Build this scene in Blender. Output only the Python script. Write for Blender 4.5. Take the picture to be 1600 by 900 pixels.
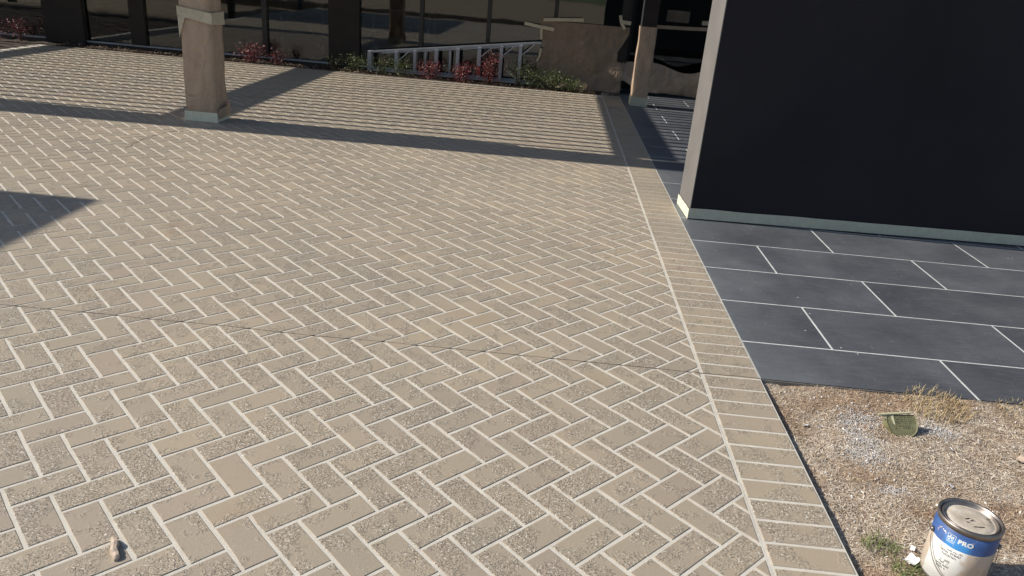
import bpy, bmesh, math, random
import numpy as np
from mathutils import Vector, Matrix, noise
random.seed(7); rng = np.random.default_rng(7)
for o in list(bpy.data.objects): bpy.data.objects.remove(o)
S = bpy.context.scene; COL = S.collection

# ------------------------------------------------------------ camera, world, sun
cd = bpy.data.cameras.new('camera'); cam = bpy.data.objects.new('camera', cd); COL.objects.link(cam); S.camera = cam
cd.sensor_width = 36; cd.lens = 1196.9/1600*36; cd.clip_end = 2000; cd.clip_start = .02
r = Vector((.99514, .05698, .08034)); u = Vector((-.09595, .37672, .92135)); f = Vector((-.02223, .92457, -.38035))
CAM = Vector((0, 0, 1.4863))
cam.matrix_world = Matrix(((r.x, u.x, -f.x, CAM.x), (r.y, u.y, -f.y, CAM.y), (r.z, u.z, -f.z, CAM.z), (0, 0, 0, 1)))
SUN_EL, SUN_AZ = 34.63, .5      # azimuth: degrees from -X towards +Y
w = bpy.data.worlds.new('World'); S.world = w; w.use_nodes = True
sk = w.node_tree.nodes.new('ShaderNodeTexSky'); sk.sky_type = 'NISHITA'; sk.sun_disc = False
sk.sun_elevation = math.radians(SUN_EL); sk.sun_rotation = math.radians(270+SUN_AZ)
w.node_tree.links.new(sk.outputs[0], w.node_tree.nodes['Background'].inputs[0])
w.node_tree.nodes['Background'].inputs[1].default_value = .085
sd = bpy.data.lights.new('sun', 'SUN'); so = bpy.data.objects.new('sun', sd); COL.objects.link(so)
sd.energy = 4.2; sd.angle = math.radians(.5); sd.color = (1, .93, .82)
e, a = math.radians(SUN_EL), math.radians(SUN_AZ)
tosun = Vector((-math.cos(a)*math.cos(e), math.sin(a)*math.cos(e), math.sin(e)))
so.rotation_euler = tosun.to_track_quat('Z', 'Y').to_euler(); so.location = tosun*30
S.view_settings.view_transform = 'Standard'; S.view_settings.look = 'None'
S.view_settings.exposure = .45; S.view_settings.gamma = 1

# ------------------------------------------------------------ material helpers
def newmat(name):
    m = bpy.data.materials.new(name); m.use_nodes = True; return m, m.node_tree, m.node_tree.nodes['Principled BSDF']
def nd(t, ty, **kw):
    n = t.nodes.new(ty)
    for k, v in kw.items():
        if k.startswith('i_'):
            n.inputs[int(k[2:])].default_value = v
        else: setattr(n, k, v)
    return n
def ramp(t, src, stops, interp='LINEAR'):
    n = t.nodes.new('ShaderNodeValToRGB'); n.color_ramp.interpolation = interp
    el = n.color_ramp.elements
    while len(el) < len(stops): el.new(.5)
    for q, (p, c) in zip(el, stops):
        q.position = p; q.color = (c, c, c, 1) if isinstance(c, (int, float)) else (*c, 1)
    t.links.new(src, n.inputs[0]); return n.outputs[0]
def noi(t, vec, scale, detail=3, rough=.55, w=None):
    n = t.nodes.new('ShaderNodeTexNoise'); n.inputs['Scale'].default_value = scale
    n.inputs['Detail'].default_value = detail; n.inputs['Roughness'].default_value = rough
    if w is not None: n.noise_dimensions = '4D'; t.links.new(w, n.inputs['W'])
    t.links.new(vec, n.inputs['Vector']); return n.outputs['Fac']
def mth(t, op, a_, b_=None, c_=None):
    n = t.nodes.new('ShaderNodeMath'); n.operation = op
    for i, v in enumerate((a_, b_, c_)):
        if v is None: continue
        if isinstance(v, (int, float)): n.inputs[i].default_value = v
        else: t.links.new(v, n.inputs[i])
    return n.outputs[0]
def mix(t, fac, A, B, mode='MIX'):
    n = t.nodes.new('ShaderNodeMix'); n.data_type = 'RGBA'; n.blend_type = mode
    for k, v in ((0, fac), (6, A), (7, B)):
        if isinstance(v, (int, float)): n.inputs[k].default_value = v
        elif isinstance(v, tuple): n.inputs[k].default_value = (*v, 1)
        else: t.links.new(v, n.inputs[k])
    return n.outputs[2]
def bump(t, b, h, dist, strength=1.):
    n = t.nodes.new('ShaderNodeBump'); n.inputs['Strength'].default_value = strength; n.inputs['Distance'].default_value = dist
    t.links.new(h, n.inputs['Height']); t.links.new(n.outputs[0], b.inputs['Normal'])
def geo(t): return t.nodes.new('ShaderNodeNewGeometry')
def rand(t, g):   # one number for each piece, whether it is an object or an island of a joined mesh
    oi = t.nodes.new('ShaderNodeObjectInfo')
    return mth(t, 'FRACT', mth(t, 'ADD', oi.outputs['Random'], g.outputs['Random Per Island']))
def simple(name, col, rough=.7, var=.15, scale=8., bscale=None, bdist=.001, metal=0., spec=.5):
    m, t, b = newmat(name); g = geo(t)
    n = noi(t, g.outputs['Position'], scale, 4)
    c = ramp(t, n, [(.3, tuple(x*(1-var) for x in col)), (.7, tuple(min(1, x*(1+var)) for x in col))])
    t.links.new(c, b.inputs['Base Color']); b.inputs['Roughness'].default_value = rough
    b.inputs['Metallic'].default_value = metal; b.inputs['Specular IOR Level'].default_value = spec
    if bscale: bump(t, b, noi(t, g.outputs['Position'], bscale, 4), bdist)
    return m

def brick_material():
    m, t, b = newmat('tan textured paver coating'); g = geo(t); P = g.outputs['Position']; R = rand(t, g)
    W = mth(t, 'MULTIPLY', R, 40.)
    big = noi(t, P, 11., 2, .5, W)
    off = mth(t, 'MULTIPLY', mth(t, 'SUBTRACT', mth(t, 'FRACT', mth(t, 'MULTIPLY', R, 7.31)), .5), .16)
    mask = ramp(t, mth(t, 'ADD', big, off), [(.44, 0.), (.56, 1.)])
    fine = noi(t, P, 115., 3, .62, W)
    plate = ramp(t, fine, [(.50, 0.), (.545, 1.)])
    deep = mth(t, 'MULTIPLY', plate, mask)
    grit = noi(t, P, 900., 2, .6)
    tone = ramp(t, R, [(0., (.374, .310, .240)), (.25, (.370, .317, .245)), (.5, (.388, .327, .247)), (.75, (.400, .338, .254)), (1., (.378, .315, .247))])
    wide = noi(t, P, 1.3, 3)
    tone = mix(t, 1., tone, ramp(t, wide, [(.3, (.88, .89, .90)), (.7, (1.07, 1.04, 1.0))]), 'MULTIPLY')
    vor = t.nodes.new('ShaderNodeTexVoronoi'); vor.inputs['Scale'].default_value = 165.
    t.links.new(P, vor.inputs['Vector'])
    vc = t.nodes.new('ShaderNodeSeparateColor'); t.links.new(vor.outputs['Color'], vc.inputs[0])
    rare = mth(t, 'MULTIPLY', mth(t, 'GREATER_THAN', vc.outputs[0], .80), mth(t, 'LESS_THAN', vor.outputs['Distance'], .40))
    speck = mth(t, 'MULTIPLY', rare, mth(t, 'ADD', mth(t, 'MULTIPLY', mask, .8), .05))
    dark = mth(t, 'MULTIPLY', mth(t, 'MULTIPLY', mth(t, 'LESS_THAN', vc.outputs[1], .16), mth(t, 'LESS_THAN', vor.outputs['Distance'], .42)), mask)
    c = mix(t, mask, tone, mix(t, 1., tone, (1.14, 1.14, 1.15), 'MULTIPLY'))
    c = mix(t, mth(t, 'MULTIPLY', deep, .25), c, (.42, .38, .31))
    c = mix(t, mth(t, 'MULTIPLY', dark, .4), c, (.13, .11, .09))
    mpp = t.nodes.new('ShaderNodeMapping'); mpp.inputs['Rotation'].default_value = (0, 0, .6); mpp.inputs['Scale'].default_value = (1., 2.2, 1.)
    t.links.new(P, mpp.inputs[0])
    pit = ramp(t, noi(t, mpp.outputs[0], 150., 2, .6, W), [(.60, 0.), (.635, 1.)])
    pit = mth(t, 'MULTIPLY', pit, mth(t, 'ADD', mth(t, 'MULTIPLY', mask, .85), .06))
    c = mix(t, mth(t, 'MULTIPLY', pit, .80), c, (.10, .083, .065))  # dark pits, with the shade of the splatter edges put into the colour
    c = mix(t, mth(t, 'MULTIPLY', speck, .95), c, (.80, .77, .70))
    # a few rusty dusty stains at the far end
    st = mth(t, 'MULTIPLY', ramp(t, noi(t, P, 2.1, 2), [(.62, 0.), (.75, 1.)]), .28)
    c = mix(t, st, c, (.33, .22, .13))
    t.links.new(c, b.inputs['Base Color'])
    b.inputs['Roughness'].default_value = .5; b.inputs['Specular IOR Level'].default_value = .5
    h = mth(t, 'ADD', mth(t, 'SUBTRACT', deep, mth(t, 'MULTIPLY', pit, .7)), mth(t, 'MULTIPLY', mth(t, 'ADD', grit, mth(t, 'MULTIPLY', fine, .5)), .25))
    bump(t, b, h, .0036, 1.)
    return m
M = {}
M['brick'] = brick_material()
def mortar_material():
    m, t, b = newmat('pale sanded joint'); g = geo(t); P = g.outputs['Position']
    c = ramp(t, noi(t, P, 14., 5, .65), [(.3, (.52, .485, .42)), (.7, (.64, .605, .53))])
    t.links.new(c, b.inputs['Base Color']); b.inputs['Roughness'].default_value = .85
    bump(t, b, noi(t, P, 420., 3), .0015); return m
M['mortar'] = mortar_material()
def slate_material():
    m, t, b = newmat('charcoal stained concrete'); g = geo(t); P = g.outputs['Position']; R = rand(t, g)
    W = mth(t, 'MULTIPLY', R, 9.)
    cl = noi(t, P, 2.6, 5, .62, W)
    c = ramp(t, cl, [(.28, (.062, .065, .076)), (.5, (.080, .085, .098)), (.72, (.104, .110, .122))])
    c = mix(t, 1., c, ramp(t, R, [(0., .88), (1., 1.12)]), 'MULTIPLY')
    mp = t.nodes.new('ShaderNodeMapping'); mp.inputs['Scale'].default_value = (3, 26, 1); mp.inputs['Rotation'].default_value = (0, 0, .35)
    t.links.new(P, mp.inputs[0])
    br = ramp(t, noi(t, mp.outputs[0], 3.2, 5, .7), [(.48, 0.), (.75, 1.)])
    c = mix(t, mth(t, 'MULTIPLY', br, .30), c, (.20, .22, .24))
    # pale dusty haze along the border strip edge
    sx = t.nodes.new('ShaderNodeSeparateXYZ'); t.links.new(P, sx.inputs[0])
    ed = mth(t, 'ADD', sx.outputs[0], mth(t, 'MULTIPLY', noi(t, P, 4., 4), .5))
    dust = ramp(t, mth(t, 'MULTIPLY', ed, .4), [(.46, 1.), (.66, 0.)])
    c = mix(t, mth(t, 'MULTIPLY', dust, .30), c, (.22, .24, .245))
    mp2 = t.nodes.new('ShaderNodeMapping'); mp2.inputs['Scale'].default_value = (1, .25, 1); mp2.inputs['Rotation'].default_value = (0, 0, -.9)
    t.links.new(P, mp2.inputs[0])
    scr = ramp(t, noi(t, mp2.outputs[0], 60., 2, .5), [(.70, 0.), (.74, 1.)])
    c = mix(t, mth(t, 'MULTIPLY', scr, .22), c, (.35, .36, .36))
    vor = t.nodes.new('ShaderNodeTexVoronoi'); vor.inputs['Scale'].default_value = 34.; t.links.new(P, vor.inputs['Vector'])
    vc = t.nodes.new('ShaderNodeSeparateColor'); t.links.new(vor.outputs['Color'], vc.inputs[0])
    sp = mth(t, 'MULTIPLY', mth(t, 'GREATER_THAN', vc.outputs[0], .985), mth(t, 'LESS_THAN', vor.outputs['Distance'], .13))
    c = mix(t, sp, c, (.62, .62, .60))
    t.links.new(c, b.inputs['Base Color'])
    t.links.new(ramp(t, cl, [(.3, .42), (.7, .62)]), b.inputs['Roughness'])
    bump(t, b, mth(t, 'ADD', noi(t, P, 30., 5, .6), mth(t, 'MULTIPLY', noi(t, P, 300., 2), .3)), .0016)
    return m
M['slate'] = slate_material()
M['slate_joint'] = simple('pale grey stencil line', (.60, .61, .60), .8, .15, 20, 300, .001)
M['concrete'] = simple('weathered slab concrete', (.22, .205, .18), .9, .25, 12, 160, .002)
M['crack'] = simple('dark dirty groove', (.045, .038, .03), .95, .3, 60)
def soil_material(name, c1, c2, c3):
    m, t, b = newmat(name); g = geo(t); P = g.outputs['Position']
    c = ramp(t, noi(t, P, 3.2, 5, .6), [(.3, c1), (.5, c2), (.7, c3)])
    c = mix(t, 1., c, ramp(t, noi(t, P, 160., 4, .7), [(.3, .6), (.7, 1.35)]), 'MULTIPLY')
    t.links.new(c, b.inputs['Base Color']); b.inputs['Roughness'].default_value = .95
    bump(t, b, noi(t, P, 110., 5, .7), .008); return m
M['soil'] = soil_material('dry dusty soil', (.26, .175, .115), (.38, .29, .21), (.50, .43, .35))
M['dirt'] = soil_material('dark mulch', (.035, .024, .018), (.06, .042, .03), (.09, .065, .045))
def island(name, stops, rough=.8, trans=False, spec=.3, patch=None):
    m, t, b = newmat(name); g = geo(t); R = rand(t, g)
    c = ramp(t, R, stops)
    if patch:
        c = mix(t, ramp(t, noi(t, g.outputs['Position'], patch[0], 4), [(.47, 0.), (.60, 1.)]), c, ramp(t, R, patch[1]))
    t.links.new(c, b.inputs['Base Color'])
    b.inputs['Roughness'].default_value = rough; b.inputs['Specular IOR Level'].default_value = spec
    return m
M['straw'] = island('bleached straw clippings', [(0., (.18, .13, .09)), (.12, (.40, .31, .22)), (.4, (.56, .46, .35)), (.7, (.66, .57, .46)), (.9, (.74, .68, .58)), (1., (.84, .80, .74))],
                    patch=(2.7, [(0., (.16, .10, .065)), (.3, (.36, .245, .16)), (.7, (.52, .38, .26)), (1., (.70, .58, .44))]))
M['chips'] = island('white stone chips', [(0., (.40, .38, .36)), (.5, (.62, .61, .59)), (1., (.82, .81, .78))])
M['dust'] = island('grey white paint dust crumbs', [(0., (.26, .26, .27)), (.5, (.42, .42, .43)), (1., (.66, .66, .66))])
M['green_blade'] = island('green grass blades', [(0., (.07, .10, .03)), (.5, (.14, .19, .06)), (1., (.26, .28, .12))])
M['dry_blade'] = island('dry golden grass blades', [(0., (.30, .20, .10)), (.5, (.46, .36, .20)), (1., (.60, .47, .26))])
M['red_leaf'] = island('red foliage', [(0., (.06, .010, .014)), (.45, (.16, .025, .03)), (.8, (.36, .07, .075)), (1., (.62, .30, .27))], .45, spec=.5)
M['green_leaf'] = island('green foliage', [(0., (.035, .055, .018)), (.5, (.09, .13, .035)), (.85, (.20, .24, .07)), (1., (.42, .44, .24))], .4, spec=.5)
M['stem'] = simple('woody stem', (.10, .07, .045), .9)
M['frame'] = simple('dark bronze frame', (.018, .016, .016), .45, .1)
M['pier'] = simple('dark brown pier', (.022, .016, .013), .8, .2, 5)
M['sill'] = simple('pale metal sill', (.34, .36, .40), .45, .1, metal=.3)
M['interior'] = simple('dim interior', (.35, .35, .36), .9, .2, 1.2)
M['interior_floor'] = simple('dim carpet', (.14, .14, .15), .95, .3, 2)
M['panel_dark'] = simple('charcoal wall panel', (.0215, .0200, .0255), .8, .16, 1.5, 380, .0016, spec=.2)
def end_mat():
    m, t, b = newmat('grey fine stucco'); g = geo(t); P = g.outputs['Position']
    c = ramp(t, noi(t, P, 4., 5), [(.3, (.125, .118, .114)), (.7, (.158, .150, .143))])
    t.links.new(c, b.inputs['Base Color']); b.inputs['Roughness'].default_value = .85
    bump(t, b, noi(t, P, 220., 3), .002); return m
M['stucco'] = end_mat()
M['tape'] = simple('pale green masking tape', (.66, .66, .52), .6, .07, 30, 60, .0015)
M['tape_tan'] = simple('tan masking tape', (.52, .45, .33), .6, .12, 20, 50, .0015)
M['tape_shaded'] = simple('masking tape with shade in its colour', (.48, .48, .38), .6, .08, 20, 60, .0015)  # darker copy of the pale tape, its shade put into the colour
def paper_mat(name, c1, c2, spot=False):
    m, t, b = newmat(name); g = geo(t); P = g.outputs['Position']
    c = ramp(t, noi(t, P, 5., 5, .6), [(.3, c1), (.7, c2)])
    mp3 = t.nodes.new('ShaderNodeMapping'); mp3.inputs['Scale'].default_value = (2.6, 2.6, .6); mp3.inputs['Rotation'].default_value = (0, .25, 0)
    t.links.new(P, mp3.inputs[0])
    fold = ramp(t, noi(t, mp3.outputs[0], 2.0, 1.5, .5), [(.44, 0.), (.53, .16), (.64, 0.)])
    c = mix(t, fold, c, tuple(min(1, x*1.7) for x in c2))  # paler crease streaks, the light on the folds put into the colour
    t.links.new(c, b.inputs['Base Color']); b.inputs['Roughness'].default_value = .7
    v = t.nodes.new('ShaderNodeTexVoronoi'); v.feature = 'DISTANCE_TO_EDGE'; v.inputs['Scale'].default_value = 4.
    wn = t.nodes.new('ShaderNodeVectorMath'); wn.operation = 'ADD'
    nn = t.nodes.new('ShaderNodeTexNoise'); nn.inputs['Scale'].default_value = 5.; t.links.new(P, nn.inputs['Vector'])
    t.links.new(P, wn.inputs[0]); t.links.new(nn.outputs['Color'], wn.inputs[1]); t.links.new(wn.outputs[0], v.inputs['Vector'])
    bump(t, b, mth(t, 'ADD', mth(t, 'MULTIPLY', noi(t, P, 5., 1, .4), 1.), mth(t, 'MULTIPLY', v.outputs[0], 1.1)), .022, .75)
    return m
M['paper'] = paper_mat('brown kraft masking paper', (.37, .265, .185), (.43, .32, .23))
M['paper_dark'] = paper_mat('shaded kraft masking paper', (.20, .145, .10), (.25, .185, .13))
M['ladder'] = simple('grey fibreglass ladder', (.36, .385, .43), .5, .1, 10)
M['red_mark'] = simple('red ladder sticker', (.42, .05, .04), .5)
M['steel'] = simple('dull steel', (.26, .23, .21), .42, .25, 30, metal=.85)
M['wood'] = simple('grey timber', (.16, .13, .10), .9, .25, 6)
M['stick'] = simple('peeled beige strip', (.47, .37, .29), .7, .15, 60)
M['white_scrap'] = simple('white crumpled paper', (.78, .79, .78), .7, .05, 30)
M['lawn'] = soil_material('lawn', (.06, .085, .03), (.09, .12, .04), (.14, .16, .06))
M['tanlawn'] = soil_material('dormant lawn', (.22, .17, .11), (.28, .22, .15), (.34, .28, .20))
M['olive'] = simple('faded olive carton', (.17, .165, .085), .7, .22, 40, 120, .001)
M['olive_light'] = simple('pale torn carton edge', (.42, .41, .27), .7, .1, 40)
M['print_dark'] = simple('dark print', (.06, .06, .035), .7)
M['steel_beam'] = simple('painted steel beam', (.12, .12, .125), .6)
M['roof'] = simple('flat roof', (.2, .2, .2), .8)
def glass_mat():
    m, t, b = newmat('window glass'); out = t.nodes['Material Output']; t.nodes.remove(b)
    tr = t.nodes.new('ShaderNodeBsdfTransparent'); tr.inputs[0].default_value = (.55, .6, .62, 1)
    gl = t.nodes.new('ShaderNodeBsdfGlossy'); gl.inputs['Roughness'].default_value = .02
    fr = t.nodes.new('ShaderNodeFresnel'); fr.inputs[0].default_value = 1.52
    g = geo(t); bp = t.nodes.new('ShaderNodeBump'); bp.inputs['Distance'].default_value = .004; bp.inputs['Strength'].default_value = .22
    t.links.new(noi(t, g.outputs['Position'], 1.6, 2), bp.inputs['Height']); t.links.new(bp.outputs[0], gl.inputs['Normal'])
    ms = t.nodes.new('ShaderNodeMixShader'); t.links.new(mth(t, 'MULTIPLY', fr.outputs[0], 2.6), ms.inputs[0])
    t.links.new(tr.outputs[0], ms.inputs[1]); t.links.new(gl.outputs[0], ms.inputs[2]); t.links.new(ms.outputs[0], out.inputs[0]); return m
M['glass'] = glass_mat()

# ------------------------------------------------------------ mesh helpers
class MB:
    def __init__(s): s.v = []; s.f = []
    def add(s, vs, fs):
        n = len(s.v); s.v += [tuple(p) for p in vs]; s.f += [tuple(i+n for i in q) for q in fs]; return s
    def box(s, x0, x1, y0, y1, z0, z1, M4=None, tw=0):
        vs = [Vector(p) for p in ((x0, y0, z0), (x1, y0, z0), (x1, y1, z0), (x0, y1, z0), (x0, y0, z1), (x1, y0, z1), (x1, y1, z1), (x0, y1, z1))]
        if M4 is not None: vs = [M4 @ p for p in vs]
        return s.add(vs, [(0, 3, 2, 1), (4, 5, 6, 7), (0, 1, 5, 4), (1, 2, 6, 5), (2, 3, 7, 6), (3, 0, 4, 7)])
    def bar(s, p, q, wx, wy):    # rectangular bar from p to q
        p, q = Vector(p), Vector(q); d = (q-p); L = d.length; d.normalize()
        up = Vector((0, 1, 0)) if abs(d.y) < .9 else Vector((1, 0, 0))
        a_ = d.cross(up).normalized(); b_ = d.cross(a_).normalized()
        vs = [o_+a_*sx*wx/2+b_*sy*wy/2 for o_ in (p, q) for sx, sy in ((-1, -1), (1, -1), (1, 1), (-1, 1))]
        return s.add(vs, [(0, 3, 2, 1), (4, 5, 6, 7), (0, 1, 5, 4), (1, 2, 6, 5), (2, 3, 7, 6), (3, 0, 4, 7)])
    def tube(s, pts, rad, n=6):
        pts = [Vector(p) for p in pts]; rs = rad if isinstance(rad, (list, tuple)) else [rad]*len(pts); rings = []
        for i, p in enumerate(pts):
            d = (pts[min(i+1, len(pts)-1)]-pts[max(i-1, 0)]).normalized()
            up = Vector((0, 0, 1)) if abs(d.z) < .9 else Vector((1, 0, 0))
            a_ = d.cross(up).normalized(); b_ = d.cross(a_)
            rings.append([p+(a_*math.cos(2*math.pi*k/n)+b_*math.sin(2*math.pi*k/n))*rs[i] for k in range(n)])
        fs = []
        for i in range(len(pts)-1):
            for k in range(n): fs.append((i*n+k, i*n+(k+1) % n, (i+1)*n+(k+1) % n, (i+1)*n+k))
        fs.append(tuple(range(n))[::-1]); fs.append(tuple((len(pts)-1)*n+k for k in range(n)))
        return s.add([p for r_ in rings for p in r_], fs)
    def prism(s, poly, zb, zt, bev=.0015):   # convex plan polygon, chamfered top
        n = len(poly); ins = inset(poly, bev)
        vs = [(x, y, zb) for x, y in poly]+[(x, y, zt-bev) for x, y in poly]+[(x, y, zt) for x, y in ins]
        fs = [tuple(range(2*n, 3*n))]
        for k in range(n):
            j = (k+1) % n; fs += [(k, j, n+j, n+k), (n+k, n+j, 2*n+j, 2*n+k)]
        return s.add(vs, fs)
    def lathe(s, prof, n=48, c=(0, 0)):
        vs = [(c[0]+r_*math.cos(2*math.pi*k/n), c[1]+r_*math.sin(2*math.pi*k/n), z) for r_, z in prof for k in range(n)]
        fs = [(i*n+k, i*n+(k+1) % n, (i+1)*n+(k+1) % n, (i+1)*n+k) for i in range(len(prof)-1) for k in range(n)]
        return s.add(vs, fs)
    def grid(s, fn, nu, nv):
        vs = [fn(i/nu, j/nv) for j in range(nv+1) for i in range(nu+1)]
        fs = [(j*(nu+1)+i, j*(nu+1)+i+1, (j+1)*(nu+1)+i+1, (j+1)*(nu+1)+i) for j in range(nv) for i in range(nu)]
        return s.add(vs, fs)
    def mesh(s, name, mat, smooth=False):
        me = bpy.data.meshes.new(name); me.from_pydata(s.v, [], s.f); me.materials.append(mat)
        if smooth:
            me.polygons.foreach_set('use_smooth', [True]*len(me.polygons))
        me.update(); return me
    def build(s, name, mat, parent=None, smooth=False, **tags):
        o = bpy.data.objects.new(name, s.mesh(name, mat, smooth)); COL.objects.link(o)
        if parent: o.parent = parent
        for k, v in tags.items(): o[k] = v
        return o
def inset(poly, d):
    n = len(poly); out = []
    for i in range(n):
        p0, p1, p2 = Vector(poly[i-1]), Vector(poly[i]), Vector(poly[(i+1) % n])
        e1, e2 = (p1-p0).normalized(), (p2-p1).normalized()
        n1, n2 = Vector((-e1.y, e1.x)), Vector((-e2.y, e2.x))
        k = 1+n1.dot(n2)
        q = p1+(n1+n2)*(d/max(k, .3)); out.append((q.x, q.y))
    return out
def clip(poly, nx, ny, c):      # keep nx*x+ny*y <= c
    out = []
    for i in range(len(poly)):
        a_, b_ = poly[i], poly[(i+1) % len(poly)]
        da, db = nx*a_[0]+ny*a_[1]-c, nx*b_[0]+ny*b_[1]-c
        if da <= 0: out.append(a_)
        if da*db < 0:
            t_ = da/(da-db); out.append((a_[0]+(b_[0]-a_[0])*t_, a_[1]+(b_[1]-a_[1])*t_))
    return out
def area(p): return .5*sum(p[i][0]*p[(i+1) % len(p)][1]-p[(i+1) % len(p)][0]*p[i][1] for i in range(len(p)))
def clean(p):
    q = []
    for a_ in p:
        if not q or math.hypot(a_[0]-q[-1][0], a_[1]-q[-1][1]) > .002: q.append(a_)
    if len(q) > 1 and math.hypot(q[0][0]-q[-1][0], q[0][1]-q[-1][1]) < .002: q.pop()
    return q
def empty(name, loc, label=None, cat=None, group=None, rz=0):
    o = bpy.data.objects.new(name, None); COL.objects.link(o); o.location = loc; o.rotation_euler.z = rz
    o.empty_display_size = .1
    tag(o, label, cat, group); return o
def tag(o, label=None, cat=None, group=None, kind=None):
    for k, v in (('label', label), ('category', cat), ('group', group), ('kind', kind)):
        if v: o[k] = v
    return o
def rel(o): return o.location

# ------------------------------------------------------------ ground
GZ = -.14
g = MB().add([(-900, -900, GZ), (900, -900, GZ), (900, 900, GZ), (-900, 900, GZ)], [(0, 1, 2, 3)]).build('ground', M['tanlawn'], kind='structure')

# ------------------------------------------------------------ patio
XL, XR, YN, YF = -7.15, .749, -1.7, 10.97      # herringbone field limits
U = .1016; s2 = math.sqrt(.5); LX, LY = -.4487, 1.7330
JT = .0108                                     # joint width
patio = MB().box(XL-.1, XR+.003, YN, YF, -.13, -.0021).build('patio', M['mortar'], kind='structure')
def lat(a_, b_): return (LX+(a_+b_)*s2*U, LY+(a_-b_)*s2*U)
HY = 10.715   # herringbone stops here, a soldier course follows
def rough(poly, amt=.0008):   # worn edges: every side gets a midpoint, all points wander a little
    out = []
    for i in range(len(poly)):
        a_, b_ = poly[i], poly[(i+1) % len(poly)]
        out.append((a_[0]+random.uniform(-amt, amt), a_[1]+random.uniform(-amt, amt)))
        if math.hypot(b_[0]-a_[0], b_[1]-a_[1]) > .04:
            out.append(((a_[0]+b_[0])/2+random.uniform(-amt, amt), (a_[1]+b_[1])/2+random.uniform(-amt, amt)))
    return out
full = {}
def full_mesh(kind, var):
    key = (kind, var)
    if key not in full:
        L, Wd = (2, 1) if kind == 'h' else (1, 2)
        c = [(0, 0), (0, Wd), (L, Wd), (L, 0)]
        pts = [((a_+b_)*s2*U, (a_-b_)*s2*U) for a_, b_ in c]
        if area(pts) < 0: pts.reverse()
        cx = sum(p[0] for p in pts)/4; cy = sum(p[1] for p in pts)/4
        pts = rough(inset([(x-cx, y-cy) for x, y in pts], JT/2), .0011)
        full[key] = MB().prism(pts, -.008, 0, .0016).mesh('brick', M['brick'])
    return full[key]
def proj(x, y):
    d = Vector((x, y, 0))-CAM; z = d.dot(f)
    if z < .1: return None
    return 800+1196.9*d.dot(r)/z, 450-1196.9*d.dot(u)/z
bricks = []
for A in range(-110, 150):
    for B in range(-110, 150):
        k = (A-B) % 4
        if k == 0: kind, c = 'h', [(A, B), (A, B+1), (A+2, B+1), (A+2, B)]
        elif k == 3: kind, c = 'v', [(A, B), (A, B+2), (A+1, B+2), (A+1, B)]
        else: continue
        pts = [lat(*q) for q in c]
        if area(pts) < 0: pts.reverse()
        xs = [p[0] for p in pts]; ys = [p[1] for p in pts]
        if max(xs) < XL or min(xs) > XR or max(ys) < YN or min(ys) > HY: continue
        cx, cy = sum(xs)/4, sum(ys)/4
        pin = inset(pts, JT/2); cut = pin; n0 = area(pin)
        cut = clip(cut, 1, 0, XR-.0045); cut = clip(cut, -1, 0, -XL) if len(cut) > 2 else cut
        cut = clip(cut, 0, 1, HY-.006) if len(cut) > 2 else cut
        cut = clip(cut, 0, -1, -YN) if len(cut) > 2 else cut
        cut = clean(cut)
        if len(cut) < 3 or area(cut) < 1.2e-4: continue
        isfull = area(cut) > n0*.9999
        ccx = sum(p[0] for p in cut)/len(cut); ccy = sum(p[1] for p in cut)/len(cut)
        pr = proj(ccx, ccy); d = math.hypot(ccx, ccy)
        vis = pr is not None and -40 < pr[0] < 1640 and -40 < pr[1] < 930
        size = area(cut)*(1.5/(d*d+2.2)**1.5) if vis else 0
        bricks.append((size, kind, isfull, cx, cy, cut))
bricks.sort(key=lambda q: -q[0])
for size, kind, isfull, cx, cy, cut in bricks[:300]:
    dz = random.uniform(-.0004, .0003)
    if isfull:
        o = bpy.data.objects.new('brick', full_mesh(kind, random.randrange(12))); COL.objects.link(o); o.parent = patio
        o.location = (cx, cy, dz); o.rotation_euler = (random.gauss(0, .0012), random.gauss(0, .0012), random.gauss(0, .004))
    else:
        MB().prism(cut, -.008, dz, .0014).build('brick', M['brick'], patio)
rest = MB()
for size, kind, isfull, cx, cy, cut in bricks[300:]:
    rest.prism(rough(cut, .0009) if isfull and size > 0 and cy < 6 else cut, -.008, random.uniform(-.0004, .0003), .0014)
rest.build('bricks', M['brick'], patio, kind='stuff')
# control joint: a thin dark groove line that wanders across the bricks, in line with the slate edge
gr = MB(); pts = [(-3.4+.05*i, 2.878+.012*noise.noise(Vector((i*.11, 3, 0)))+.004*noise.noise(Vector((i*.7, 9, 0)))+(.003*i/90)) for i in range(89)]
for i in range(len(pts)-1):
    (x0, y0), (x1, y1) = pts[i], pts[i+1]; wd = .0014+.0007*abs(noise.noise(Vector((i*.4, 1, 0))))
    gr.add([(x0, y0-wd, .0005), (x1, y1-wd, .0005), (x1, y1+wd, .0005), (x0, y0+wd, .0005), (x0, y0-wd, -.004), (x1, y1-wd, -.004), (x1, y1+wd, -.004), (x0, y0+wd, -.004)],
           [(0, 1, 2, 3), (4, 5, 1, 0), (3, 2, 6, 7)])
gr.build('control_joint', M['crack'], patio)
gr = MB(); p0 = None
for i in range(26):
    y_ = 5.65+i*.035; x_ = -3.17-.05*math.sin(i*.16)+.02*noise.noise(Vector((i*.5, 4, 1)))
    if p0: gr.add([(p0[0]-.002, p0[1], .0006), (p0[0]+.003, p0[1], .0006), (x_+.003, y_, .0006), (x_-.002, y_, .0006)], [(0, 1, 2, 3)])
    p0 = (x_, y_)
gr.build('hairline_crack', M['crack'], patio)

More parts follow.
